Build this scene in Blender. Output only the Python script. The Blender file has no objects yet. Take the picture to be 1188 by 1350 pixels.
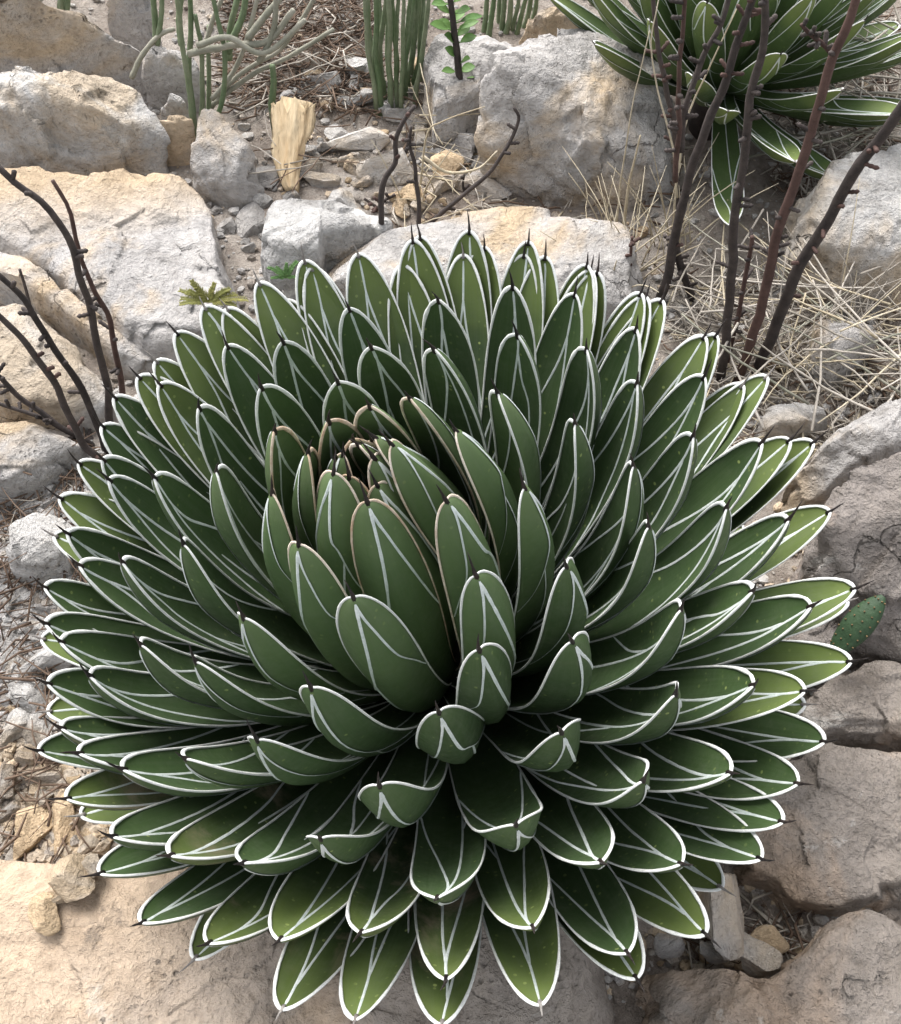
import bpy, bmesh, math, random
import numpy as np
from mathutils import Vector, Matrix, noise
R_ = math.radians
random.seed(7)
sc = bpy.context.scene
col = sc.collection

# ------------------------------------------------------------------ camera
FPX, CX, CY, PIT, DO = 1350.0, 594.0, 675.0, R_(50), 0.55
FW = Vector((0, math.cos(PIT), -math.sin(PIT))); UP = Vector((0, math.sin(PIT), math.cos(PIT))); RT = Vector((1, 0, 0))
O1 = Vector((0, 0, 0.07))                                   # heart of the big rosette
CAM = O1 - DO * ((580 - CX) / FPX * RT - (870 - CY) / FPX * UP + FW)
cd = bpy.data.cameras.new('camera'); cam = bpy.data.objects.new('camera', cd); col.objects.link(cam)
cam.location = CAM; cam.rotation_euler = (math.pi / 2 - PIT, 0, 0)
cd.sensor_fit = 'HORIZONTAL'; cd.sensor_width = 36; cd.lens = 36 * FPX / 1188; cd.clip_start = 0.01; cd.clip_end = 500
sc.camera = cam
# ------------------------------------------------------------------ world and light
SUN_EL, SUN_AZ = R_(62), R_(-35)                            # azimuth clockwise from +y
w = bpy.data.worlds.new('World'); sc.world = w; w.use_nodes = True
nt = w.node_tree; nt.nodes.clear()
sky = nt.nodes.new('ShaderNodeTexSky'); sky.sky_type = 'NISHITA'; sky.sun_disc = False
sky.sun_elevation = SUN_EL; sky.sun_rotation = SUN_AZ; sky.air_density = 1.0; sky.dust_density = 4.0; sky.ozone_density = 1.0
hs = nt.nodes.new('ShaderNodeHueSaturation'); hs.inputs['Saturation'].default_value = 0.22   # cloud-veiled sky
bg = nt.nodes.new('ShaderNodeBackground'); bg.inputs[1].default_value = 0.13
wo = nt.nodes.new('ShaderNodeOutputWorld')
nt.links.new(sky.outputs[0], hs.inputs['Color']); nt.links.new(hs.outputs[0], bg.inputs[0]); nt.links.new(bg.outputs[0], wo.inputs[0])
sl = bpy.data.lights.new('sun', 'SUN'); sl.energy = 1.3; sl.angle = R_(32); sl.color = (1, 0.98, 0.95)
so = bpy.data.objects.new('sun', sl); col.objects.link(so)
sd = Vector((math.sin(SUN_AZ) * math.cos(SUN_EL), math.cos(SUN_AZ) * math.cos(SUN_EL), math.sin(SUN_EL)))
so.rotation_euler = sd.to_track_quat('Z', 'Y').to_euler()
sc.view_settings.view_transform = 'Standard'; sc.view_settings.look = 'None'
sc.view_settings.exposure = 1.36; sc.view_settings.gamma = 1.0; sc.view_settings.use_curve_mapping = False

# ------------------------------------------------------------------ place helpers
SLOPE = 0.176
def ray(px, py): return ((px - CX) / FPX * RT - (py - CY) / FPX * UP + FW)
def pg(px, py, h=0.0):                                      # a point of the hillside, h above it
    d = ray(px, py); t = (SLOPE * CAM.y + h - CAM.z) / (d.z - SLOPE * d.y)
    return CAM + d * t
def py_(px, py, y):                                         # a point in the upright plane at depth y
    d = ray(px, py); return CAM + d * ((y - CAM.y) / d.y)
def fbm(x, y, z, o=4): return noise.fractal(Vector((x, y, z)), 1.0, 2.1, o)
def gz(x, y):
    a = min(1, max(0, (6 - math.hypot(x, y)) / 5))
    return SLOPE * y + a * (0.012 * fbm(x * 7, y * 7, 3.1) + 0.004 * fbm(x * 30, y * 30, 1.7)) + (1 - a) * 0.3 * fbm(x * .2, y * .2, 5)
ROCKH = []
def gtop(x, y): return gz(x, y)
def tag(o, label=None, cat=None, group=None, kind=None):
    if label: o['label'] = label
    if cat: o['category'] = cat
    if group: o['group'] = group
    if kind: o['kind'] = kind
    return o
def empty(name, loc=(0, 0, 0)):
    o = bpy.data.objects.new(name, None); col.objects.link(o); o.location = loc; o.empty_display_size = .02; return o
def mesh(name, vs, fs, mat, parent=None, smooth=True, loc=None, uv=None):
    me = bpy.data.meshes.new(name); me.from_pydata([tuple(v) for v in vs], [], fs)
    if smooth: me.polygons.foreach_set('use_smooth', [True] * len(me.polygons))
    if uv is not None:
        l = me.uv_layers.new(name='UVMap'); idx = np.empty(len(me.loops), np.int32); me.loops.foreach_get('vertex_index', idx)
        l.data.foreach_set('uv', np.asarray(uv, np.float32)[idx].ravel())
    me.materials.append(mat); me.update()
    o = bpy.data.objects.new(name, me); col.objects.link(o)
    if parent: o.parent = parent
    if loc is not None: o.location = loc
    return o
class MB:                                                    # collects tubes and cards into one mesh
    def __init__(s): s.v = []; s.f = []
    def tube(s, pts, rads, n=6, cap=True):
        pts = [Vector(p) for p in pts]; k = len(pts); b = len(s.v); u = None
        for i, p in enumerate(pts):
            t = (pts[min(i + 1, k - 1)] - pts[max(i - 1, 0)]).normalized()
            if u is None:
                u = t.orthogonal().normalized()
            else:
                u = (u - t * u.dot(t)); u = u.normalized() if u.length > 1e-6 else t.orthogonal().normalized()
            v = t.cross(u); r = rads[i] if hasattr(rads, '__len__') else rads
            for j in range(n):
                a = 2 * math.pi * j / n; s.v.append(p + (u * math.cos(a) + v * math.sin(a)) * r)
        for i in range(k - 1):
            for j in range(n):
                s.f.append((b + i * n + j, b + i * n + (j + 1) % n, b + (i + 1) * n + (j + 1) % n, b + (i + 1) * n + j))
        if cap:
            s.f.append(tuple(b + j for j in range(n))[::-1]); s.f.append(tuple(b + (k - 1) * n + j for j in range(n)))
    def build(s, name, mat, parent=None, smooth=True, org=None):
        vs = s.v if org is None else [v - org for v in s.v]
        return mesh(name, vs, s.f, mat, parent, smooth)
def crom(P, n):                                             # Catmull-Rom through tuples
    P = [np.array(p, float) for p in P]; P = [2 * P[0] - P[1]] + P + [2 * P[-1] - P[-2]]; out = []
    m = len(P) - 3
    for i in range(n):
        t = i / (n - 1) * m; k = min(int(t), m - 1); t -= k
        a, b, c, d = P[k:k + 4]
        out.append(.5 * (2 * b + (c - a) * t + (2 * a - 5 * b + 4 * c - d) * t * t + (3 * b - a - 3 * c + d) * t ** 3))
    return out

# ------------------------------------------------------------------ materials
def newmat(name):
    m = bpy.data.materials.new(name); m.use_nodes = True; t = m.node_tree; b = t.nodes['Principled BSDF']; return m, t, b
def nd(t, typ, **kw):
    n = t.nodes.new(typ)
    for k, v in kw.items():
        if k in n.inputs: n.inputs[k].default_value = v
        else: setattr(n, k, v)
    return n
def noi(t, vec, scale, detail=5, rough=.6, dist=0):
    n = nd(t, 'ShaderNodeTexNoise'); n.inputs['Scale'].default_value = scale; n.inputs['Detail'].default_value = detail
    n.inputs['Roughness'].default_value = rough; n.inputs['Distortion'].default_value = dist
    t.links.new(vec, n.inputs['Vector']); return n.outputs['Fac']
def ramp(t, fac, stops):
    r = nd(t, 'ShaderNodeValToRGB'); e = r.color_ramp.elements
    while len(e) < len(stops): e.new(.5)
    for i, (p, c) in enumerate(stops): e[i].position = p; e[i].color = (*c, 1) if hasattr(c, '__len__') else (c, c, c, 1)
    t.links.new(fac, r.inputs[0]); return r.outputs[0]
def mix(t, fac, a, b, mode='MIX'):
    n = nd(t, 'ShaderNodeMix'); n.data_type = 'RGBA'; n.blend_type = mode
    for inp, v in ((0, fac), (6, a), (7, b)):
        if isinstance(v, bpy.types.NodeSocket): t.links.new(v, n.inputs[inp])
        else: n.inputs[inp].default_value = (*v, 1) if hasattr(v, '__len__') else v
    return n.outputs[2]
def mth(t, op, a, b=0.0, clamp=False):
    n = nd(t, 'ShaderNodeMath'); n.operation = op; n.use_clamp = clamp
    for i, v in enumerate((a, b)):
        if isinstance(v, bpy.types.NodeSocket): t.links.new(v, n.inputs[i])
        else: n.inputs[i].default_value = v
    return n.outputs[0]
def bump(t, b, hts, dist):
    prev = None
    for h, s, d in hts:
        n = nd(t, 'ShaderNodeBump'); n.inputs['Strength'].default_value = s; n.inputs['Distance'].default_value = d
        t.links.new(h, n.inputs['Height'])
        if prev: t.links.new(prev, n.inputs['Normal'])
        prev = n.outputs[0]
    t.links.new(prev, b.inputs['Normal'])
def rock_mat(name, grey, tan, amount, dark=(.10, .09, .08), vein=0.0, pits=.4, lichen=.25, crust=None, pore=.5, vs=1.0):
    m, t, b = newmat(name)
    tc = nd(t, 'ShaderNodeTexCoord'); oi = nd(t, 'ShaderNodeObjectInfo')
    vsn = nd(t, 'ShaderNodeVectorMath', operation='SCALE'); vsn.inputs['Scale'].default_value = vs; t.links.new(tc.outputs['Object'], vsn.inputs[0])
    ad = nd(t, 'ShaderNodeVectorMath', operation='ADD'); t.links.new(vsn.outputs[0], ad.inputs[0]); t.links.new(oi.outputs['Location'], ad.inputs[1])
    P = ad.outputs[0]
    big = noi(t, P, 7, 5, .62, .6); mid = noi(t, P, 32, 6, .68, .3); fine = noi(t, P, 160, 5, .7); pit = noi(t, P, 420, 3, .6)
    c = mix(t, ramp(t, big, [(.27 + amount * .42, 0.), (.39 + amount * .42, 1.)]), tan, grey)
    if crust:                                               # iron stained side of the slab: (direction, from, to)
        dt = nd(t, 'ShaderNodeVectorMath', operation='DOT_PRODUCT'); dt.inputs[1].default_value = crust[0]; t.links.new(tc.outputs['Object'], dt.inputs[0])
        k = mth(t, 'ADD', dt.outputs['Value'], mth(t, 'MULTIPLY', mth(t, 'SUBTRACT', noi(t, P, 12, 5, .65, .8), .5), crust[3]))
        mr = nd(t, 'ShaderNodeMapRange'); mr.inputs['From Min'].default_value = crust[1]; mr.inputs['From Max'].default_value = crust[2]; t.links.new(k, mr.inputs['Value'])
        c = mix(t, mth(t, 'MULTIPLY', mr.outputs[0], .85), c, tan)
    c = mix(t, .75, c, ramp(t, mid, [(.28, (.62, .6, .57)), (.5, (1, 1, 1)), (.75, (1.22, 1.2, 1.16))]), 'MULTIPLY')
    c = mix(t, .6, c, ramp(t, fine, [(.3, (.6, .58, .55)), (.5, (1, 1, 1)), (.72, (1.2, 1.18, 1.15))]), 'MULTIPLY')
    li = ramp(t, noi(t, P, 16, 6, .72, .8), [(.60, 0.), (.66, 1.)])
    c = mix(t, mth(t, 'MULTIPLY', li, lichen), c, (.72, .70, .66))
    st = ramp(t, noi(t, P, 11, 7, .75, 1.2), [(.62, 0.), (.72, 1.)])
    c = mix(t, mth(t, 'MULTIPLY', st, pits), c, dark)
    vo = nd(t, 'ShaderNodeTexVoronoi', feature='DISTANCE_TO_EDGE'); vo.inputs['Scale'].default_value = 9
    wv = nd(t, 'ShaderNodeVectorMath', operation='ADD'); t.links.new(P, wv.inputs[0])
    nc = nd(t, 'ShaderNodeTexNoise'); nc.inputs['Scale'].default_value = 18; nc.inputs['Detail'].default_value = 5; t.links.new(P, nc.inputs['Vector'])
    sv = nd(t, 'ShaderNodeVectorMath', operation='SCALE'); sv.inputs['Scale'].default_value = .12; t.links.new(nc.outputs['Color'], sv.inputs[0]); t.links.new(sv.outputs[0], wv.inputs[1])
    t.links.new(wv.outputs[0], vo.inputs['Vector'])
    crk = mth(t, 'MULTIPLY', ramp(t, vo.outputs['Distance'], [(.0, 1.), (.012, 0.)]), ramp(t, noi(t, P, 9, 3, .5), [(.56, 0.), (.64, 1.)]))
    c = mix(t, mth(t, 'MULTIPLY', crk, .75), c, dark)
    if vein:
        vv = nd(t, 'ShaderNodeTexVoronoi', feature='DISTANCE_TO_EDGE'); vv.inputs['Scale'].default_value = 6.5; t.links.new(wv.outputs[0], vv.inputs['Vector'])
        c = mix(t, mth(t, 'MULTIPLY', ramp(t, vv.outputs['Distance'], [(.02, 1.), (.045, 0.)]), ramp(t, noi(t, P, 6, 3, .5), [(.48, 0.), (.54, vein)])), c, (.80, .78, .74))
    po = nd(t, 'ShaderNodeTexVoronoi'); po.inputs['Scale'].default_value = 210; t.links.new(P, po.inputs['Vector'])
    hole = mth(t, 'MULTIPLY', ramp(t, po.outputs['Distance'], [(.12, 1.), (.34, 0.)]), ramp(t, noi(t, P, 26, 5, .7), [(.52, 0.), (.66, pore)]))
    c = mix(t, hole, c, dark)
    t.links.new(c, b.inputs['Base Color']); b.inputs['Roughness'].default_value = .88; b.inputs['Specular IOR Level'].default_value = .25
    msk = ramp(t, noi(t, P, 14, 4, .6), [(.36, .40), (.60, 1.1)]); fine = mth(t, 'MULTIPLY', fine, msk); pit = mth(t, 'MULTIPLY', pit, msk)
    bump(t, b, [(mid, .7, .010), (fine, .9, .0045), (pit, .8, .0018), (mth(t, 'MULTIPLY', hole, -1.), .8, .003), (mth(t, 'MULTIPLY', crk, -1.), .8, .004)], 1)
    return m
GREY = (.43, .41, .395); LGREY = (.47, .455, .44); TAN = (.48, .375, .26); DGREY = (.24, .215, .195)
M = {}
M['grey'] = rock_mat('limestone_grey', GREY, TAN, .25)
M['pale'] = rock_mat('limestone_pale', LGREY, (.48, .40, .31), .28, lichen=.4, pits=.25)
M['vein'] = rock_mat('limestone_veined', (.43, .42, .41), TAN, .15, vein=.9, pits=.15)
M['tan'] = rock_mat('limestone_tan', (.46, .42, .38), (.58, .46, .33), .5, pits=.2)
M['crust'] = rock_mat('limestone_orange_crust', (.42, .40, .388), (.50, .375, .24), .12, pits=.15, lichen=.3, crust=((-.1, 1, 0), -.015, .05, .10), pore=.25)
M['bed'] = rock_mat('limestone_bedrock', (.33, .29, .255), (.47, .365, .27), .30, pits=.7, crust=((-1, .1, 0), -.10, .16, .25), pore=.8)
M['bedgrey'] = rock_mat('limestone_bedrock_grey', (.28, .245, .215), (.40, .305, .23), .42, pits=.7, lichen=.35)
M['dark'] = rock_mat('limestone_dark', (.27, .24, .22), (.36, .26, .19), .3, pits=.55)
for k_, g_, t_, am in (('grey', (.42, .40, .385), (.52, .41, .29), .2), ('pale', (.54, .52, .50), (.52, .44, .35), .22), ('tan', (.50, .44, .38), (.58, .44, .29), .6), ('dark', (.26, .23, .21), (.34, .25, .18), .3)):
    M['stone_' + k_] = rock_mat('loose_stone_' + k_, g_, t_, am, pits=.15, lichen=.3, pore=.2, vs=.02)
def soil_mat():
    m, t, b = newmat('soil'); tc = nd(t, 'ShaderNodeTexCoord'); P = tc.outputs['Object']
    a = noi(t, P, 9, 6, .6); f = noi(t, P, 90, 6, .75); g = noi(t, P, 300, 4, .7)
    c = ramp(t, a, [(.30, (.17, .135, .11)), (.48, (.36, .31, .265)), (.66, (.48, .435, .39))])
    c = mix(t, .8, c, ramp(t, f, [(.3, (.5, .45, .42)), (.55, (1, 1, 1)), (.75, (1.35, 1.3, 1.25))]), 'MULTIPLY')
    t.links.new(c, b.inputs['Base Color']); b.inputs['Roughness'].default_value = .95
    bump(t, b, [(f, .9, .008), (g, .8, .003)], 1); return m
M['soil'] = soil_mat()
def simple(name, c1, c2, scale=60, rough=.7, bs=.4, bd=.001, stretch=None, spec=.3):
    m, t, b = newmat(name); tc = nd(t, 'ShaderNodeTexCoord'); oi = nd(t, 'ShaderNodeObjectInfo'); P = tc.outputs['Object']
    if stretch:
        mp = nd(t, 'ShaderNodeMapping'); mp.inputs['Scale'].default_value = stretch; t.links.new(P, mp.inputs['Vector']); P = mp.outputs[0]
    a = noi(t, P, scale, 5, .65); f = noi(t, P, scale * 6, 4, .65)
    k = mth(t, 'ADD', a, mth(t, 'MULTIPLY', mth(t, 'SUBTRACT', oi.outputs['Random'], .5), .25))
    c = mix(t, ramp(t, k, [(.32, 0.), (.68, 1.)]), c1, c2)
    c = mix(t, .5, c, ramp(t, f, [(.3, (.7, .7, .7)), (.6, (1.1, 1.1, 1.1))]), 'MULTIPLY')
    t.links.new(c, b.inputs['Base Color']); b.inputs['Roughness'].default_value = rough; b.inputs['Specular IOR Level'].default_value = spec
    bump(t, b, [(a, bs, bd * 2), (f, bs, bd)], 1); return m
M['bark'] = simple('bark_dark', (.040, .033, .031), (.085, .068, .062), 120, .75)
M['bark_red'] = simple('bark_reddish', (.055, .032, .027), (.11, .065, .055), 120, .7)
M['candel'] = simple('waxy_green_stem', (.10, .15, .07), (.21, .24, .155), 40, .6)
M['candel_grey'] = simple('waxy_grey_stem', (.22, .22, .17), (.36, .34, .28), 50, .75)
M['straw'] = simple('straw', (.42, .35, .24), (.60, .53, .40), 60, .8)
M['straw_grey'] = simple('weathered_straw', (.27, .24, .20), (.56, .51, .45), 25, .85)
M['litter'] = simple('leaf_litter', (.07, .045, .032), (.20, .14, .10), 20, .9)
M['wood'] = simple('split_wood', (.42, .26, .12), (.74, .60, .40), 60, .8, .8, .002, (1, .15, .15))
M['leafgreen'] = simple('shrub_leaf', (.07, .15, .035), (.12, .22, .055), 60, .5)
M['fern'] = simple('fern_leaf', (.20, .21, .06), (.33, .31, .10), 60, .6)
M['herb'] = simple('herb_leaf', (.10, .20, .06), (.16, .28, .10), 60, .6)
M['cactus'] = simple('cactus_skin', (.022, .048, .022), (.038, .072, .034), 50, .55)
M['areole'] = simple('areole', (.16, .10, .05), (.24, .16, .08), 200, .9)
M['spine'] = simple('spine_black', (.012, .010, .010), (.035, .025, .022), 200, .45)
M['spine_old'] = simple('spine_grey', (.16, .14, .13), (.30, .28, .26), 300, .7)
M['margin'] = simple('horn_margin', (.62, .64, .62), (.80, .80, .77), 220, .6, .3, .0004)
M['margin_young'] = simple('horn_margin_young', (.50, .36, .25), (.76, .68, .58), 130, .6, .3, .0004)
M['imprint'] = simple('bud_imprint', (.52, .58, .55), (.70, .74, .72), 220, .6, .3, .0004)
def leaf_mat(name, deep, fresh, tipc, tipamt, speck, dust):
    m, t, b = newmat(name); tc = nd(t, 'ShaderNodeTexCoord'); oi = nd(t, 'ShaderNodeObjectInfo'); P = tc.outputs['Object']
    sp = nd(t, 'ShaderNodeSeparateXYZ'); t.links.new(tc.outputs['UV'], sp.inputs[0]); u = sp.outputs['X']
    a = noi(t, P, 30, 4, .55); f = noi(t, P, 260, 4, .6)
    c = mix(t, ramp(t, a, [(.3, 0.), (.7, 1.)]), deep, fresh)
    hv = nd(t, 'ShaderNodeHueSaturation'); t.links.new(c, hv.inputs['Color'])
    t.links.new(mth(t, 'ADD', .85, mth(t, 'MULTIPLY', oi.outputs['Random'], .3)), hv.inputs['Value']); c = hv.outputs[0]
    wob = mth(t, 'ADD', u, mth(t, 'MULTIPLY', mth(t, 'SUBTRACT', a, .5), .25))
    c = mix(t, mth(t, 'MULTIPLY', ramp(t, wob, [(.74, 0.), (1.02, 1.)]), tipamt), c, tipc)
    vo = nd(t, 'ShaderNodeTexVoronoi'); vo.inputs['Scale'].default_value = 330; t.links.new(P, vo.inputs['Vector'])
    sel = nd(t, 'ShaderNodeSeparateColor'); t.links.new(vo.outputs['Color'], sel.inputs[0])
    dot = mth(t, 'MULTIPLY', ramp(t, vo.outputs['Distance'], [(.20, 1.), (.30, 0.)]), mth(t, 'MULTIPLY', ramp(t, sel.outputs[0], [(.72, 0.), (.95, 1.)]), ramp(t, noi(t, P, 55, 4, .6), [(.42, 0.), (.6, 1.)])))
    c = mix(t, mth(t, 'MULTIPLY', dot, speck), c, (.30, .36, .12))
    if dust:
        d = ramp(t, noi(t, P, 24, 6, .7, .5), [(.49, 0.), (.62, dust)])
        band = mth(t, 'MULTIPLY', ramp(t, u, [(.45, 0.), (.58, 1.)]), ramp(t, u, [(.80, 1.), (.92, 0.)]))
        c = mix(t, mth(t, 'MULTIPLY', d, band), c, (.30, .235, .17))
    else:
        d = ramp(t, noi(t, P, 45, 6, .75, .5), [(.62, 0.), (.80, .30)]); c = mix(t, d, c, (.16, .15, .10))
    mp = nd(t, 'ShaderNodeMapping'); mp.inputs['Scale'].default_value = (3, 26, 1); t.links.new(tc.outputs['UV'], mp.inputs['Vector'])
    av = nd(t, 'ShaderNodeVectorMath', operation='ADD'); t.links.new(mp.outputs[0], av.inputs[0]); cb = nd(t, 'ShaderNodeCombineXYZ'); t.links.new(mth(t, 'MULTIPLY', oi.outputs['Random'], 97.), cb.inputs['Z']); t.links.new(cb.outputs[0], av.inputs[1])
    stv = noi(t, av.outputs[0], 1.0, 6, .7)
    c = mix(t, ramp(t, stv, [(.40, 0.), (.75, .22)]), c, (.13, .155, .105))
    c = mix(t, ramp(t, noi(t, P, 75, 6, .75, .6), [(.50, 0.), (.72, .18)]), c, (.15, .165, .12))
    sc2 = ramp(t, noi(t, P, 38, 7, .8, 1.5), [(.685, 0.), (.71, .7)]); c = mix(t, sc2, c, (.22, .19, .12))
    t.links.new(c, b.inputs['Base Color'])
    rr = ramp(t, f, [(.3, .46), (.7, .64)]); t.links.new(rr, b.inputs['Roughness']); b.inputs['Specular IOR Level'].default_value = .35
    bump(t, b, [(a, .15, .004), (f, .25, .0004)], 1); return m
DEEP = (.033, .062, .022); MIDG = (.048, .084, .030)
M['leaf_bud'] = leaf_mat('leaf_young', (.064, .112, .040), (.092, .145, .056), (.13, .18, .07), .3, .25, 0)
M['leaf_mid'] = leaf_mat('leaf_middle', DEEP, MIDG, (.075, .13, .035), .35, .8, 0)
M['leaf_old'] = leaf_mat('leaf_old', (.034, .060, .021), (.048, .080, .027), (.16, .21, .05), .75, 1.0, 0)
M['leaf_bright'] = leaf_mat('leaf_bright', (.050, .085, .026), (.075, .120, .036), (.20, .25, .06), .7, .6, 0)
M['leaf_dusty'] = leaf_mat('leaf_dusty', (.028, .054, .018), (.046, .080, .026), (.15, .19, .045), .6, .9, .8)

# ------------------------------------------------------------------ ground sheet
def ground():
    def axis(n, inner, outer):
        a = np.linspace(-1, 1, n); return [math.copysign(inner * abs(t) + (outer - inner) * abs(t) ** 7, t) for t in a]
    xs = axis(261, .95, 30); ys = axis(261, 1.0, 30); vs = []; fs = []
    for y in ys:
        for x in xs: vs.append((x, y + .15, gz(x, y + .15)))
    n = len(xs)
    for j in range(len(ys) - 1):
        for i in range(n - 1): fs.append((j * n + i, j * n + i + 1, (j + 1) * n + i + 1, (j + 1) * n + i))
    o = mesh('ground', vs, fs, M['soil']); tag(o, kind='structure')
ground()

# ------------------------------------------------------------------ rocks from outline, height and thickness
def rock(label, outline, h, mat, base=-.05, dome=.12, under=.03, tx=0., ty=0., seed=1, na=170, nr=56, rough=.006, planes=12, step=1., name='rock', lift=.6, chip=1.0, group=None):
    rnd = random.Random(seed)
    y0 = min(q[1] for q in outline); y1 = max(q[1] for q in outline)
    P = [pg(x, y, max(h, .0) * (.25 + .75 * (y1 - y) / (y1 - y0)) + dome * h * .3) for x, y in outline]
    P = [Vector((p.x, p.y)) for p in P]
    ar = sum(P[i].x * P[(i + 1) % len(P)].y - P[(i + 1) % len(P)].x * P[i].y for i in range(len(P)))
    if ar < 0: P.reverse()
    per = [0]
    for i in range(len(P)): per.append(per[-1] + (P[(i + 1) % len(P)] - P[i]).length)
    L = per[-1]; ring = []
    for k in range(na):
        d = k / na * L; i = 0
        while per[i + 1] < d: i += 1
        ring.append(P[i].lerp(P[(i + 1) % len(P)], (d - per[i]) / (per[i + 1] - per[i])))
    ring = [(ring[k - 1] + ring[k] * 2 + ring[(k + 1) % na]) / 4 for k in range(na)]
    c = sum(ring, Vector((0, 0))) / na
    size = L / 6.3
    for k in range(na):                                     # broken edge
        d = (ring[k] - c); q = ring[k]; e = fbm(q.x * 22 / max(.3, size * 8), q.y * 22 / max(.3, size * 8), seed * 3.3, 5) * .05 + fbm(q.x * 60, q.y * 60, seed, 3) * .012
        ring[k] = c + d * (1 + e)
    prof = [(0, 1), (.55, 1), (.84, .995), (.945, .975), (.985, .90), (1.0, .74), (.995 - under * .25, .42), (.96 - under * .7, .12), (.90 - under, -.0)]
    top = h; vs = []; fs = []
    cum = [0]
    for a, b_ in zip(prof, prof[1:]): cum.append(cum[-1] + math.hypot(b_[0] - a[0], (b_[1] - a[1]) * (h - base) / size))
    for r in range(1, nr + 1):
        d = r / nr * cum[-1]; i = 0
        while i < len(cum) - 2 and cum[i + 1] < d: i += 1
        f = (d - cum[i]) / (cum[i + 1] - cum[i]); s = prof[i][0] * (1 - f) + prof[i + 1][0] * f; k = prof[i][1] * (1 - f) + prof[i + 1][1] * f
        for q in ring:
            p = c + (q - c) * s; g = SLOPE * p.y
            z = g + base + (top - base) * k + dome * h * max(0, 1 - s * s) * (1 if k > .5 else 0)
            loc = (p - c) / size; z += (tx * loc.x + ty * loc.y) * h * max(0, k)
            vs.append(Vector((p.x, p.y, z)))
    g = SLOPE * c.y; vs.append(Vector((c.x, c.y, g + top + dome * h)))
    ctr = Vector((c.x, c.y, g + h * .4))
    for _ in range(planes + 5):                             # broken flat faces
        a = rnd.uniform(0, 6.28); el = rnd.uniform(.15, 1.25); d = Vector((math.cos(a) * math.cos(el), math.sin(a) * math.cos(el), math.sin(el)))
        mx = max((v - ctr).dot(d) for v in vs); lim = mx * rnd.uniform(.83, .96)
        for v in vs:
            e = (v - ctr).dot(d)
            if e > lim: v -= d * (e - lim) * .92
    rough *= .72; ns = Vector((seed * 1.7, seed * .9, seed * 2.3)); sc_ = 1 / max(size, .04)
    fq1, fq2 = 2.6 * sc_ * .5 + 5, 34.
    for v in vs:
        q = v + ns; dirv = (v - ctr).normalized(); wq = q + noise.noise_vector(q * 16) * .012
        a = noise.fractal(q * 9, 1, 2.1, 4) * rough * 1.3
        p1 = noise.voronoi(wq * fq1)[1][0]; e1 = (wq * fq1 - p1).dot(noise.noise_vector(p1 * 7.7)) * rough * 2.4 * step
        p2 = noise.voronoi(wq * fq2)[1][0]; e2 = (wq * fq2 - p2).dot(noise.noise_vector(p2 * 5.3)) * rough * .9 * chip
        rg = (noise.ridged_multi_fractal(q * 24, 1, 2.2, 4, 1, 2) - 1.) * rough * .42 * chip
        fi = noise.fractal(q * 80, .8, 2.2, 3) * rough * .28
        v += dirv * (a + e1 + e2 + fi - rg)
    n = na
    for r in range(nr - 1):
        for k in range(n): fs.append((r * n + k, (r + 1) * n + k, (r + 1) * n + (k + 1) % n, r * n + (k + 1) % n))
    ci = len(vs) - 1
    for k in range(n): fs.append((ci, k, (k + 1) % n))
    fs.append(tuple((nr - 1) * n + k for k in range(n))[::-1])
    org = Vector((c.x, c.y, g))
    o = mesh(name, [v - org for v in vs], fs, M[mat], loc=org)
    o.data.shade_smooth() if hasattr(o.data, 'shade_smooth') else None
    return tag(o, label, 'rock', group)

rock('dark weathered grey boulder with a jagged crest beyond the rounded tan boulder', [(-60, 70), (0, 58), (25, 41), (71, 35), (92, 7), (117, 10), (141, 21), (166, 30), (198, 46), (200, 67), (170, 92), (141, 96), (120, 84), (71, 88), (0, 96), (-60, 100)], .075, 'grey', under=.10, dome=.25, seed=2, rough=.009)
rock('small angular grey block leaning behind the jagged dark boulder', [(138, 7), (160, -18), (195, -18), (203, 21), (200, 44), (166, 30)], .06, 'grey', seed=3, rough=.005)
rock('big rounded grey boulder with tan edge overhanging the flat tan slab', [(-60, 98), (0, 95), (46, 87), (117, 78), (141, 95), (177, 131), (198, 156), (216, 180), (212, 200), (190, 210), (150, 215), (53, 220), (-60, 215)], .065, 'pale', under=.24, dome=.30, ty=-.15, seed=5, rough=.009, planes=9)
rock('flat buff shelf stone tucked against the rounded tan boulder', [(203, 160), (222, 150), (253, 152), (250, 172), (240, 190), (215, 206), (200, 200)], .045, 'tan', under=.1, seed=6, rough=.004)
rock('small pale block between pencil stems and rounded boulder', [(214, 131), (247, 127), (255, 150), (235, 160), (214, 154)], .035, 'pale', seed=7, rough=.003)
rock('grey pointed rock standing behind the green pencil stems', [(187, 81), (219, 55), (247, 68), (264, 120), (244, 129), (216, 126), (191, 108)], .05, 'grey', seed=8, rough=.005)
rock('grey triangular stone at the foot of the pencil stems', [(268, 138), (293, 146), (300, 170), (311, 191), (332, 212), (345, 247), (320, 258), (293, 258), (255, 246), (258, 198)], .04, 'grey', seed=9, rough=.005, ty=.2)
rock('large flat slab with orange tan crust along its far edge', [(-70, 215), (46, 226), (117, 231), (173, 228), (247, 228), (262, 247), (283, 276), (293, 311), (318, 343), (330, 375), (325, 420), (300, 450), (240, 466), (190, 474), (140, 440), (60, 366), (-70, 300)], .038, 'crust', dome=.10, ty=.25, seed=10, rough=.006, planes=5, na=220, nr=70)
rock('long narrow grey ledge under the slab with orange crust', [(-70, 305), (10, 322), (60, 365), (140, 438), (200, 474), (190, 492), (150, 480), (90, 430), (30, 380), (-70, 345)], .030, 'grey', seed=11, rough=.005)
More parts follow.
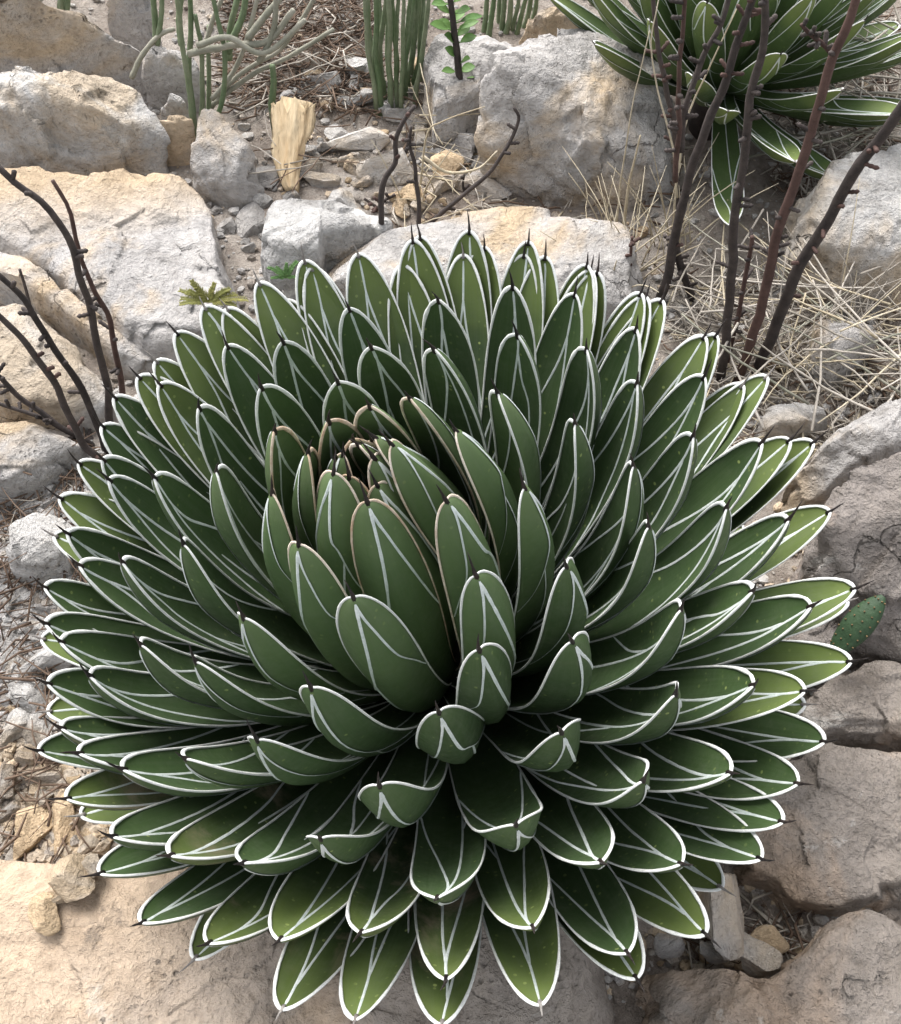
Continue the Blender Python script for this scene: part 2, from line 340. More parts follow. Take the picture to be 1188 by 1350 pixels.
rock('pale grey slab behind the bare stems with a bright chipped edge', [(-60, 385), (35, 386), (53, 399), (81, 441), (117, 484), (150, 515), (148, 550), (106, 561), (70, 558), (35, 554), (-60, 535)], .038, 'pale', ty=.2, seed=12, rough=.005, na=190)
rock('smooth grey slab crossed by the lowest bare stems', [(-60, 545), (42, 556), (110, 563), (112, 586), (75, 606), (53, 634), (21, 655), (-60, 670)], .030, 'grey', ty=.1, seed=13, rough=.004)
rock('cream coloured stone beside the agave with rounded shoulders', [(11, 699), (35, 680), (60, 664), (97, 690), (92, 715), (90, 748), (46, 762), (16, 748)], .026, 'pale', seed=14, rough=.003)
rock('grey slab crossed by wandering white quartz vein', [(343, 307), (353, 265), (382, 252), (415, 247), (479, 264), (490, 279), (535, 292), (515, 325), (430, 345), (425, 385), (360, 385), (341, 345)], .045, 'vein', ty=-.15, seed=15, rough=.004, planes=4)
rock('long cracked grey slab behind the far leaves of the big agave', [(418, 340), (450, 318), (497, 304), (550, 292), (592, 276), (642, 265), (705, 253), (719, 243), (735, 283), (780, 292), (832, 300), (840, 360), (830, 420), (700, 430), (560, 420), (425, 400)], .040, 'grey', ty=-.1, seed=16, rough=.005, planes=4, na=230, nr=66)
rock('big blocky grey boulder with deep shadow under it, beside the smaller agave', [(659, 88), (680, 75), (733, 54), (775, 50), (805, 48), (830, 72), (865, 105), (890, 150), (895, 240), (877, 258), (838, 251), (800, 240), (751, 225), (712, 203), (663, 193), (638, 172), (639, 138), (646, 102)], .080, 'grey', under=.20, dome=.08, ty=.45, tx=-.1, seed=17, rough=.008, planes=10, na=220, nr=70)
rock('grey upright rock behind the leafy green stem', [(555, 42), (592, 33), (627, 48), (677, 30), (697, 40), (705, 62), (662, 90), (648, 112), (641, 140), (606, 172), (571, 179), (565, 117), (555, 88)], .05, 'grey', seed=18, rough=.006)
rock('weathered tan and grey block above the blocky boulder', [(685, 14), (765, 3), (783, 25), (765, 53), (733, 44), (712, 59), (696, 42), (685, 32)], .04, 'tan', seed=19, rough=.006)
rock('white crusted boulder under the leaning dark stems', [(1260, 185), (1185, 188), (1121, 213), (1075, 238), (1050, 254), (1040, 300), (1034, 338), (1072, 355), (1121, 373), (1185, 392), (1260, 398)], .065, 'pale', under=.12, ty=.2, seed=20, rough=.006)
rock('grey squared stone lying in the straw litter', [(1079, 420), (1121, 411), (1152, 424), (1155, 452), (1121, 480), (1097, 503), (1066, 470)], .03, 'grey', seed=21, rough=.004)
rock('low pinkish slab at the edge of the straw litter', [(1000, 546), (1051, 519), (1106, 533), (1088, 556), (1061, 574), (1003, 580)], .022, 'pale', seed=22, rough=.003)
rock('long grey block with tan end pointing at the agave leaves', [(1030, 645), (1075, 604), (1121, 570), (1185, 523), (1260, 480), (1260, 590), (1150, 639), (1121, 655), (1079, 670), (1042, 664)], .06, 'grey', under=.06, seed=23, rough=.005, planes=9)
rock('brown boulder with dark broken face beside the prickly pear', [(1064, 740), (1090, 672), (1121, 655), (1153, 637), (1200, 600), (1270, 590), (1270, 880), (1190, 880), (1150, 835), (1096, 790)], .085, 'dark', under=.12, ty=.55, seed=24, rough=.008, planes=9)
rock('small brown rock half hidden by leaf tips near the cactus pad', [(1050, 830), (1085, 800), (1110, 815), (1100, 880), (1070, 900), (1040, 880)], .03, 'dark', seed=25, rough=.004)
rock('reddish brown rock below the cactus pad', [(1040, 935), (1108, 893), (1144, 862), (1190, 876), (1270, 880), (1270, 983), (1150, 984), (1095, 978), (1050, 985)], .030, 'bedgrey', seed=26, rough=.006)
rock('wide brownish grey slab with cracked lower rim under leaf tips', [(1020, 1000), (1067, 992), (1100, 984), (1150, 988), (1270, 987), (1270, 1190), (1188, 1192), (1092, 1210), (1039, 1197), (1020, 1175), (985, 1150), (960, 1090)], .032, 'bedgrey', ty=.15, seed=27, rough=.006, na=220, nr=70)
rock('broad buff bedrock slab under the lowest agave leaves', [(-90, 1135), (-20, 1122), (60, 1128), (130, 1140), (250, 1120), (400, 1120), (560, 1130), (700, 1150), (770, 1200), (850, 1245), (858, 1300), (850, 1470), (-90, 1470)], .052, 'bed', dome=.1, seed=28, rough=.008, planes=3, na=320, nr=110, base=-.06)
rock('pinkish grey bedrock slab with a ragged crack beside it', [(868, 1262), (920, 1268), (1000, 1294), (1060, 1272), (1092, 1218), (1150, 1200), (1270, 1240), (1270, 1470), (862, 1470), (866, 1310)], .050, 'bedgrey', dome=.1, seed=29, rough=.008, planes=3, na=260, nr=96, base=-.06)

# ------------------------------------------------------------------ loose stones
def stone_mesh(seed, sub=4, planes=11):
    rnd = random.Random(seed); bm = bmesh.new(); bmesh.ops.create_icosphere(bm, subdivisions=sub, radius=1)
    for _ in range(planes):
        d = Vector((rnd.gauss(0, 1), rnd.gauss(0, 1), rnd.gauss(0, 1))).normalized(); lim = rnd.uniform(.42, .80)
        for v in bm.verts:
            e = v.co.dot(d)
            if e > lim: v.co -= d * (e - lim)
    for v in bm.verts: v.co += v.co.normalized() * (fbm(v.co.x * 2 + seed, v.co.y * 2, v.co.z * 2) * .05 + fbm(v.co.x * 7, v.co.y * 7 + seed, v.co.z * 7) * .03 + fbm(v.co.x * 20, v.co.y * 20 + seed, v.co.z * 20) * .012)
    me = bpy.data.meshes.new('stone'); bm.to_mesh(me); bm.free()
    me.polygons.foreach_set('use_smooth', [True] * len(me.polygons)); me.set_sharp_from_angle(angle=R_(32)); return me
PROTO = {}
for mk in ('grey', 'pale', 'tan', 'dark'):
    PROTO[mk] = []
    for s in range(7):
        me = stone_mesh(s * 7 + len(mk)); me.materials.append(M['stone_' + mk]); PROTO[mk].append(me)
rs = random.Random(42)
def stone(px, py, wpx, hpx, mat, label, group=None, z=None, name='stone', h=0.0):
    p = pg(px, py, h); dep = (p - CAM).dot(FW); sx = 1.0 * wpx * dep / FPX / 2; sy = hpx * dep / FPX / 2 * 1.15
    o = bpy.data.objects.new(name, rs.choice(PROTO[mat])); col.objects.link(o)
    hz = min(sx, sy) * rs.uniform(.6, .85)
    g = gz(p.x, p.y) + h if z is None else z
    o.location = (p.x, p.y, g + hz * .45); o.scale = (sx * 1.3, sy * 1.3, hz * 1.35); o.rotation_euler = (rs.uniform(-.3, .3), rs.uniform(-.3, .3), rs.uniform(-.35, .35))
    return tag(o, label, 'stone', group)
for a in [(430, 112, 54, 38, 'grey', 'grey angular stone next to the upright clump of pencil stems'),
          (473, 132, 42, 20, 'grey', 'flat bluish grey stone at the foot of the pencil stem clump'),
          (468, 186, 76, 42, 'pale', 'long whitish stone among the rubble beside the dark forked stem'),
          (514, 228, 68, 54, 'pale', 'pale wedge stone directly behind the dark forked stem'),
          (470, 219, 26, 30, 'grey', 'little grey stone wedged under the long whitish stone'),
          (422, 241, 46, 22, 'pale', 'thin flat pale stone by the quartz veined slab'),
          (479, 247, 20, 27, 'grey', 'narrow grey stone standing on edge near the quartz veined slab'),
          (588, 234, 48, 42, 'tan', 'brownish stone under the curved straw'),
          (640, 247, 74, 34, 'grey', 'low grey stone lying on the cracked slab by the blocky boulder'),
          (692, 236, 40, 44, 'tan', 'buff stone in the shadow beneath the blocky boulder'),
          (602, 190, 50, 54, 'grey', 'grey stone at the foot of the leafy green stem'),
          (633, 152, 20, 27, 'tan', 'small orange tan chip leaning on the blocky boulder'),
          (358, 236, 36, 42, 'grey', 'egg shaped grey stone beside the split wood'),
          (330, 296, 36, 50, 'grey', 'upright grey stone in the gap beside the quartz veined slab'),
          (302, 301, 25, 32, 'grey', 'squat grey stone against the slab with orange crust'),
          (346, 264, 24, 28, 'pale', 'small pale stone below the egg shaped stone'),
          (282, 226, 20, 16, 'pale', 'small pale pebble beneath the rounded boulder edge'),
          (43, 1093, 60, 64, 'tan', 'grey and orange block at the edge of the buff bedrock'),
          (86, 1094, 44, 68, 'tan', 'orange faced block touching the lowest left leaf spines'),
          (55, 1049, 44, 26, 'pale', 'oval whitish stone by the leaf tips'),
          (63, 1022, 58, 32, 'grey', 'smooth grey oval stone by the leaf tips'),
          (12, 1026, 36, 42, 'grey', 'grey cobble with a rounded back in the gravel'),
          (8, 1070, 30, 28, 'grey', 'dark grey cobble beside the orange and grey block'),
          (102, 1160, 54, 48, 'grey', 'grey faceted stone sitting on the buff bedrock'),
          (58, 1204, 46, 38, 'tan', 'grey stone with orange top lying on the bedrock slab'),
          (80, 1180, 40, 22, 'grey', 'thin grey flake beside the faceted stone'),
          (118, 1140, 28, 28, 'pale', 'pale chip above the faceted stone'),
          (62, 868, 72, 46, 'pale', 'white rounded stone half under the agave leaf tips'),
          (53, 962, 36, 40, 'pale', 'pale angular stone touching the agave leaf tips'),
          (18, 966, 42, 42, 'pale', 'pinkish pale stone with a dark hole beside it'),
          (46, 922, 52, 38, 'pale', 'broad cream stone in the gravel by the leaf tips'),
          (950, 1188, 74, 104, 'grey', 'tall grey flat faced stone between agave leaves and slab'),
          (888, 1243, 38, 32, 'grey', 'small grey triangular stone under a leaf tip'),
          (941, 1256, 36, 26, 'grey', 'small grey cube stone in the crack of the bedrock'),
          (996, 1261, 54, 50, 'pale', 'white knobbly stone in the crack of the bedrock'),
          (1018, 1238, 48, 28, 'tan', 'pink flat stone beside the white knobbly stone')]:
    stone(*a, h=(.060 if a[1] > 1125 and a[0] < 130 else .02 if a[1] > 1100 else 0))
# rubble: every stone its own, sizes in pixels
zones = [((380, 90, 640, 290), 130, (10, 36), 'loose limestone chip in the rubble behind the agave', 'rubble stones behind the agave'),
         ((-10, 640, 120, 1130), 110, (9, 34), 'loose stone in the gravel along the leaf tips', 'gravel stones beside the leaf tips'),
         ((255, 90, 420, 330), 48, (9, 24), 'stone lying around the split wood', 'stones around the split wood'),
         ((1000, 380, 1188, 560), 18, (12, 30), 'stone half buried in the straw litter', 'stones in the straw litter'),
         ((780, 240, 900, 320), 14, (10, 26), 'stone in the hollow beneath the blocky boulder', 'stones beneath the blocky boulder'),
         ((870, 1190, 1090, 1300), 22, (7, 18), 'chip in the dirt crack between bedrock slabs', 'chips in the bedrock crack')]
for (x0, y0, x1, y1), n, (a, b), lab, grp in zones:
    for k in range(n):
        s = a + (b - a) * rs.random() ** 2
        mk = rs.choice(['grey', 'grey', 'grey', 'pale', 'pale', 'pale', 'tan']); sz = 'tiny' if s < a + .12 * (b - a) else 'small' if s < a + .5 * (b - a) else 'larger'
        stone(rs.uniform(x0, x1), rs.uniform(y0, y1), s, s * rs.uniform(.6, .95), mk, sz + {'grey': ' grey ', 'pale': ' whitish ', 'tan': ' buff '}[mk] + lab, grp)
# fine gravel: too many to count
def gravel():
    cubes = []; rnd = random.Random(5); vs = []; fs = []
    bm = bmesh.new(); bmesh.ops.create_icosphere(bm, subdivisions=1, radius=1); bv = [v.co.copy() for v in bm.verts]; bf = [tuple(v.index for v in f.verts) for f in bm.faces]; bm.free()
    mats = [M['grey'], M['pale'], M['tan'], M['soil']]; mi = []
    for k in range(16000):
        px, py = (rnd.uniform(-60, 1250), rnd.uniform(-20, 1340)) if k % 3 else (rnd.uniform(-30, 140), rnd.uniform(600, 1130))
        p = pg(px, py); s = .0011 + .0040 * rnd.random() ** 3; z = gz(p.x, p.y)
        b = len(vs); e = Vector((rnd.uniform(.7, 1.3), rnd.uniform(.7, 1.3), rnd.uniform(.5, .9))); a = rnd.uniform(0, 6.3); ca, sa = math.cos(a), math.sin(a)
        for v in bv:
            q = Vector((v.x * e.x, v.y * e.y, v.z * e.z)) * s * rnd.uniform(.75, 1.15)
            vs.append((p.x + q.x * ca - q.y * sa, p.y + q.x * sa + q.y * ca, z + s * .3 + q.z))
        m_ = rnd.choice([0, 0, 1, 1, 2, 3])
        for f in bf: fs.append(tuple(i + b for i in f)); mi.append(m_)
    o = mesh('gravel', vs, fs, mats[0], smooth=False)
    for m_ in mats[1:]: o.data.materials.append(m_)
    o.data.polygons.foreach_set('material_index', mi)
    tag(o, 'fine limestone gravel and crumbs lying on the soil', 'gravel', kind='stuff')
gravel()

# ------------------------------------------------------------------ agave leaves
def leaf_parts(root, B, T, side, inward, W, r, rnd, mats, wl=.80, beta=(20, 18), lenspine=.011, old=False):
    """one leaf from B to T; inward = unit vector the upper face looks to"""
    org = root.location
    chord = T - B; L = chord.length; ch = chord / L
    nin = (inward - ch * inward.dot(ch)).normalized()
    b1, b2 = R_(beta[0]), R_(beta[1])
    d1 = ch * math.cos(b1) - nin * math.sin(b1); d2 = ch * math.cos(b2) + nin * math.sin(b2)
    sw = side * rnd.uniform(-.03, .03) * L
    c1 = B + d1 * L * .36 + sw; c2 = T - d2 * L * .36 + sw * .5
    tw = rnd.uniform(-.12, .12)
    wv = [rnd.uniform(0, 6.28) for _ in range(3)]
    def frame(u):
        a = 1 - u; p = B * a ** 3 + c1 * 3 * a * a * u + c2 * 3 * a * u * u + T * u ** 3
        t = ((c1 - B) * a * a + (c2 - c1) * 2 * a * u + (T - c2) * u * u).normalized()
        s = (side - t * side.dot(t)).normalized(); n = s.cross(t)
        if n.dot(nin) < 0: n = -n
        c, q = math.cos(tw * u), math.sin(tw * u); s, n = s * c + n * q, n * c - s * q
        return p, t, s, n
    def half(u):
        k = min(1, u / .6); k = k * k * (3 - 2 * k); hw = W / 2 * (.74 + .26 * k)
        if u > .56: x = (u - .56) / .44; hw *= max(0, 1 - x ** 3.1) ** .52
        return hw
    def up_(u, x):
        p, t, s, n = frame(u); hw = half(u); wob = 1 + .03 * math.sin(9 * u + wv[0] + (x > 0))
        return p + s * hw * x * wob + n * hw * (.30 * x * x + .02 * math.sin(11 * u + wv[1]) * x), n
    def lo_(u, x):
        p, t, s, n = frame(u); hw = half(u); wob = 1 + .03 * math.sin(9 * u + wv[0] + (x > 0))
        th = .62 * (1 - abs(x) ** 1.7) * (1 if u < .8 else max(.35, 1 - (u - .8) * 2))
        return p + s * hw * x * wob + n * hw * (.30 * x * x - th + .02 * math.sin(11 * u + wv[1]) * x), -n
    NU, NX = 30, 11
    us = [1 - (1 - i / (NU - 1)) ** 1.7 for i in range(NU)]; xs = [math.sin((j / (NX - 1) - .5) * math.pi) * .7 + (2 * j / (NX - 1) - 1) * .3 for j in range(NX)]
    vs = []; uv = []; fs = []
    for u in us:
        uu = min(u, .9995)
        for x in xs: vs.append(up_(uu, x)[0] - org); uv.append((u, x * .5 + .5))
        for x in xs[-2:0:-1]: vs.append(lo_(uu, x)[0] - org); uv.append((u, x * .5 + .5))
    n = 2 * NX - 2
    for i in range(NU - 1):
        for j in range(n): fs.append((i * n + j, (i + 1) * n + j, (i + 1) * n + (j + 1) % n, i * n + (j + 1) % n))
    fs.append(tuple(range(n))); fs.append(tuple((NU - 1) * n + j for j in range(n))[::-1])
    lf = mesh('leaf', vs, fs, mats[0], root, uv=uv)
    # horny margin: one band round the edge
    path = [(u, -1) for u in us[2:-1]] + [(.9985, -.6), (.9992, 0), (.9985, .6)] + [(u, 1) for u in us[-2:1:-1]]
    vs = []; fs = []; m = 6; ph = rnd.uniform(0, 9)
    for k, (u, x) in enumerate(path):
        p, t, s, nn = frame(min(u, .9995)); e = up_(min(u, .9995), x)[0]
        wid = wl * (.00070 + .0007 * max(0, (u - .86) / .14)) * (1 + .35 * noise.noise(Vector((k * .55, ph, 0))) + .25 * noise.noise(Vector((k * 1.7, ph, 5)))) * min(1, .50 + u * .8); hgt = wl * .00062
        if u > .985: out = (t * (1 - abs(x) * .6) + s * (x * .6)).normalized()
        else: out = s * (1 if x > 0 else -1)
        for j in range(m):
            a = 2 * math.pi * j / m; vs.append(e + out * (math.cos(a) * wid - wid * .25) + nn * math.sin(a) * hgt - org)
    for i in range(len(path) - 1):
        for j in range(m): fs.append((i * m + j, i * m + (j + 1) % m, (i + 1) * m + (j + 1) % m, (i + 1) * m + j))
    mesh('margin', vs, fs, mats[1], lf)
    # pale bud imprints on both faces
    vs = []; fs = []
    def ribbon(fn, pts, w0, n=18, frac=None):
        nonlocal vs, fs
        P = crom(pts, n); b = len(vs); Q = []
        for u, x in P:
            u = min(max(u, .01), .992); x = min(max(x, -.97), .97); Q.append(fn(u, x))
        for i, (q, nn) in enumerate(Q):
            t = (Q[min(i + 1, n - 1)][0] - Q[max(i - 1, 0)][0])
            t = t.normalized() if t.length > 1e-9 else Vector((1, 0, 0)); s = nn.cross(t).normalized()
            wd = w0 * (1 + .25 * noise.noise(q * 420)) * (.55 if i in (0, n - 1) else 1)
            vs += [q + s * wd + nn * .00005 - org, q + nn * .00040 - org, q - s * wd + nn * .00005 - org]
        for i in range(n - 1):
            for j in range(2): fs.append((b + i * 3 + j, b + i * 3 + j + 1, b + (i + 1) * 3 + j + 1, b + (i + 1) * 3 + j))
        return P
    g = lambda a, s_: a + max(-1.6, min(1.6, rnd.gauss(0, 1))) * s_
    w0 = .00076 * wl
    for fn, lowface in ((up_, False), (lo_, True)):
        m_ = rnd.choice((-1, 1)); sh = g(0, .05)
        if not lowface:
            nk = g(.905, .022); e1 = min(g(.54, .06), nk - .33); sh = g(0, .12); st = rnd.random()
            tp = [(.985, sh * .2), (nk + .03, sh * .8)]
            ribbon(fn, tp + [(nk, sh - m_ * .03), (nk - .07, sh - m_ * .16), (e1 + .17, m_ * -.46 + sh * .4), (e1 + .07, m_ * -.72), (e1 - .04, m_ * -.97)], w0 * 1.1, 24)
            if st < .38:
                e2 = min(g(.50, .07), nk - .33)
                P = ribbon(fn, [(nk + .02, sh * .9), (nk - .06, sh + m_ * .15), (e2 + .17, m_ * .46 + sh * .4), (e2 + .07, m_ * .72), (e2 - .04, m_ * .97)], w0 * 1.1, 22)
                if rnd.random() < .6: x0 = g(0, .12); ribbon(fn, [(g(.68, .04), x0), (.45, x0 + m_ * .05), (.2, m_ * .10), (.03, m_ * .12)], w0 * .95)
            elif st < .72:
                P = ribbon(fn, [(nk + .02, sh * .9), (nk - .10, sh + m_ * .08), (.60, m_ * .18 + sh * .5), (.30, m_ * .22), (.03, m_ * .22)], w0 * 1.1, 22)
                k = rnd.randint(7, 11); u0, x0 = P[k]; ribbon(fn, [(u0, x0), (u0 - .10, x0 + m_ * .30), (u0 - .18, m_ * .95)], w0, 12)
            else:
                e2 = min(g(.34, .06), nk - .50)
                P = ribbon(fn, [(nk + .02, sh * .9), (nk - .08, sh + m_ * .12), (e2 + .34, m_ * .28), (e2 + .15, m_ * .58), (e2, m_ * .97)], w0 * 1.1, 24)
                k = rnd.randint(12, 16); u0, x0 = P[k]; ribbon(fn, [(u0, x0), (u0 * .75, x0 - m_ * .12), (u0 * .4, x0 - m_ * .22), (.03, x0 - m_ * .25)], w0 * .9)
        else:
            e1 = g(.60, .05); e2 = g(.50, .06)
            ribbon(fn, [(.988, 0), (.955, m_ * -.16), (.90, m_ * -.36), (.80, m_ * -.58), (e1 + .08, m_ * -.82), (e1, m_ * -.97)], w0 * 1.05, 24)
            P = ribbon(fn, [(.985, 0), (.94, m_ * .06), (.84, m_ * .16), (e2 + .20, m_ * .40), (e2 + .08, m_ * .70), (e2, m_ * .97)], w0 * 1.1, 24)
            u0, x0 = P[15]; P = ribbon(fn, [(u0, x0), (u0 * .8, x0 - m_ * .10), (u0 * .5, x0 - m_ * .12), (.04, x0 - m_ * .15)], w0)
            if rnd.random() < .6: u0, x0 = P[6]; ribbon(fn, [(u0, x0), (u0 - .08, x0 + m_ * .22), (u0 - .17, m_ * .95)], w0 * .9, 12)
    mesh('imprint_line', vs, fs, mats[2], lf)
    # terminal spine
    p, t, s, nn = frame(.999); mb = MB(); bend = rnd.uniform(-.15, .35); sd_ = rnd.uniform(-.25, .25)
    pts = [p - t * .002 + t * lenspine * k + (nn * bend + s * sd_) * lenspine * k * k * .6 - org for k in (0, .2, .45, .7, 1.0)]
    mb.tube(pts, [.0017 * wl, .0013 * wl, .0007 * wl, .0004, .0001], 7); mb.build('spine', mats[3], lf)
    return lf

# tips of the big rosette: the leaf crown is a flattened dome leaning left
TIPS = """401,343 411,352 341,372 378,395 472,334 530,349 611,335 619,304 544,316 554,311f 691,335 697,318 639,325f 719,338f 676,377 578,395 460,406 373,450 489,457 572,460 682,441 445,503 344,510 487,535 540,525 656,518 601,568 362,567 406,597 516,586 494,577 433,555 440,623 484,661 588,660 359,650 691,643
269,404 299,406 232,438 205,475 210,506 299,455 262,537 285,621 203,629 143,632 182,496f 150,523 134,561 135,605 103,610 78,656 71,706f 88,703 104,745 161,741 242,717 394,717 58,774 466,787 627,758 631,856 578,938 321,814 410,906 339,975
59,822 79,846 54,842f 118,891 186,850 258,872 62,901 62,938f 80,960 50,990 103,993 161,1014 244,1000 87,1053 106,1075f 148,1103 224,1128 320,1138 131,1152 186,1217 274,1244 256,1265f 368,1240 371,1332 500,1035 422,1105 680,1087 740,965 576,1184 475,1230 588,1292 703,1223 468,1345 583,1352 713,1326
848,1029 964,1019 1053,1033 1088,978 793,1137 899,1139 1004,1133 1033,1084 931,1232 828,1257 840,1291 952,1171f 855,694 958,669 1040,685 1095,674 746,746 898,803 993,779 1070,799 1128,776 1123,872 754,845 891,915 994,903 1062,911 1119,792f
774,349 779,356 758,387 773,460 788,358f 845,386 852,391 873,395f 839,433 840,505 758,558 835,614 914,575 929,496 929,443 945,441f 980,507 1012,496f 1005,583 1042,580 1073,583f"""
AX = Vector((-.16, -.11, .98)).normalized(); E2 = AX.cross(Vector((1, 0, 0))).normalized(); E1 = E2.cross(AX)
RR, HH, KX, KY = .216, .192, .0, .0
def tip3(px, py, far=False):
    d = ray(px, py).normalized(); o = CAM - O1
    def tr(v): x, y, h = v.dot(E1), v.dot(E2), v.dot(AX); return Vector(((x + KX * h) / RR, (y + KY * h) / RR, h / HH))
    a, b = tr(o), tr(d); A_ = b.dot(b); B_ = a.dot(b); C_ = a.dot(a) - 1; disc = B_ * B_ - A_ * C_
    miss = disc < 0
    t = (-B_ + (1 if far else -1) * math.sqrt(disc)) / A_ if disc > 0 else -B_ / A_
    if far and disc > 0: t = min(t, (-B_ - math.sqrt(disc)) / A_ + .07)
    return CAM + d * t, miss
def big_agave():
    root = empty('agave', O1); tag(root, 'huge dark green agave rosette with white leaf margins and black tip spines', 'agave')
    rnd = random.Random(11); data = []
    for tok in TIPS.split():
        far = tok.endswith('f'); x, y = map(float, tok.rstrip('f').split(',')); T, miss = tip3(x, y, far); data.append((T, far))
    tips = []
    for T, far in data:
        v = T - O1; h = v.dot(AX); rad = v - AX * h; rdir = rad.normalized(); tips.append((T, rdir, math.atan2(rdir.dot(E2), rdir.dot(E1)), math.atan2(rad.length, h), h))
    for T, rdir, az, th, h in tips:                          # age: how far down the whorl, 0 heart to 1 rim
        m = max(t[3] for t in tips if abs((t[2] - az + math.pi) % (2 * math.pi) - math.pi) < .35)
        make_leaf(root, T, rdir, min(1, th / m), h, rnd)
    # closed heart of the rosette
    tipc = O1 + AX * (HH - .001)
    for k in range(10):
        a = k * 2.39996 + 1.0; rr = .0015 + .0040 * math.sqrt(k)
        rdir = (E1 * math.cos(a) + E2 * math.sin(a)); T = tipc + rdir * rr - AX * (.0016 * k)
        make_leaf(root, T, rdir, .01 + .012 * k, .148, rnd, bud=True)
    # shaded lowest tier
    for k in range(26):
        a = k * 2.39996 * 1.0 + .4; rdir = E1 * math.cos(a) + E2 * math.sin(a)
        T = O1 + rdir * (.150 if rdir.y < -.2 else .182) * rnd.uniform(.9, 1.04) - AX * (rnd.uniform(.0, .02) if rdir.y > -.2 else rnd.uniform(-.035, -.01))
        make_leaf(root, T, rdir, 1.0, -.03, rnd)
    mb = MB(); mb.tube([AX * -.085, AX * -.04, AX * .0, AX * .04, AX * .06], [.03, .034, .032, .024, .01], 14); mb.build('stem', M['bark'], root)
    return root
STATS = []
def make_leaf(root, T, rdir, r, h, rnd, bud=False):
    side = AX.cross(rdir).normalized()
    q = 1 - r
    B = O1 + AX * (.050 * q ** .8 - .020 + min(0, h) * .6) + rdir * (.021 + .005 * min(r, .6) - (.012 if bud else 0))
    chord = (T - B).normalized(); inward = (AX * .9 - rdir).normalized()
    W = float(np.interp(r, [0, .25, .5, .75, 1.0], [.0285, .0280, .0278, .0290, .0308])) * rnd.uniform(.95, 1.06)
    if bud: W = .025
    old = r > .86
    L = (T - B).length; STATS.append((round(r, 2), round(L, 3), round(h, 3)))
    b1 = 10 + 16 * q; b2 = float(np.interp(r, [0, .2, .35, .6, .75, .88, 1.0], [12, 20, 29, 31, 26, 18, 9])) + rnd.uniform(-5, 5)
    mats = [M['leaf_bud'] if r < .30 else M['leaf_mid'] if r < .80 else M['leaf_old'], M['margin_young'] if r < .22 else M['margin'], M['imprint'], M['spine'] if r < .93 else M['spine_old']]
    if rdir.y < -.6 and r > .62 and rdir.x < .15 and rnd.random() < .7: mats[0] = M['leaf_dusty']
    leaf_parts(root, B, T, side, inward, W, r, rnd, mats, beta=(b1, b2), lenspine=rnd.uniform(.009, .014) if r < .9 else rnd.uniform(.007, .012), old=old, wl=.76 if r < .7 else .66)
agave1 = big_agave()
print('LEAVES', len(STATS), sorted(STATS)[::12])

# ------------------------------------------------------------------ second agave
def small_agave():
    base = pg(942, 172); o2 = Vector((base.x, base.y + .0, SLOPE * base.y + .045))
    root = empty('agave', o2); tag(root, 'smaller agave with slender white edged leaves behind the dark bare stems', 'agave')
    ax = Vector((.05, -.12, 1)).normalized(); e1 = ax.cross(Vector((0, 1, 0))).normalized(); e2 = ax.cross(e1); rnd = random.Random(4)
    N = 74
    for k in range(N):
        r = ((k + .5) / N); th = R_(6 + 84 * r ** 1.05); a = k * 2.39996 + .7; rd = e1 * math.cos(a) + e2 * math.sin(a)
        L = .150 * (1 - .18 * (1 - r)) * rnd.uniform(.92, 1.08)
        if rd.x < -.35: th *= .70 if rd.y < .2 else .8
        B = o2 + ax * (.03 * (1 - r) - .012) + rd * .014; T = B + (ax * math.cos(th) + rd * math.sin(th)) * L
        side = ax.cross(rd).normalized()
        leaf_parts(root, B, T, side, (ax * .9 - rd).normalized(),  .0245 + rnd.uniform(-.002, .002), r, rnd,
                   [M['leaf_bright'], M['margin'], M['imprint'], M['spine_old'] if r > .6 else M['spine']], wl=.62, beta=(10, 14 if r < .7 else rnd.uniform(2, 14)), lenspine=.008)
    mb = MB(); mb.tube([ax * -.05, ax * 0, ax * .03], [.02, .022, .012], 12); mb.build('stem', M['bark'], root)
small_agave()

# ------------------------------------------------------------------ woody stems
def stem3(poly, yb, lean=0.0, n=22, wob=.0012, seed=0):
    b = py_(poly[0][0], poly[0][1], yb); P = [py_(x, y, yb + lean * (poly[0][1] - y) / 400.) for x, y in poly]
    Q = [Vector(q) for q in crom(P, n)]
    return [q + noise.noise_vector(q * 40 + Vector((seed, 0, 0))) * wob for q in Q]
def spurs(st, pts, rads, k, rnd, mat, org, t0=.12):
    for _ in range(k):
        i = rnd.randrange(max(1, int(len(pts) * t0)), len(pts) - 1); p = pts[i].lerp(pts[i + 1], rnd.random()); t = (pts[i + 1] - pts[i]).normalized()
        d = Vector((rnd.uniform(-1, 1), rnd.uniform(-1, .4), rnd.uniform(-.3, .6))); d = (d - t * d.dot(t)).normalized() + t * rnd.uniform(.1, .6); d.normalize()
        L = rnd.uniform(.003, .0075) + rads[i] * .8; r = rads[i]; m = 7; q = []; rr = []
        for j in range(m): q.append(p + d * (r * .5 + L * j / (m - 1)) + t * L * .15 * (j / m) ** 2 - org); rr.append((.0011 + .0004 * (j % 2)) * (1 if j < m - 1 else .5))
        mb = MB(); mb.tube(q, rr, 6); mb.build('spur', mat, st)
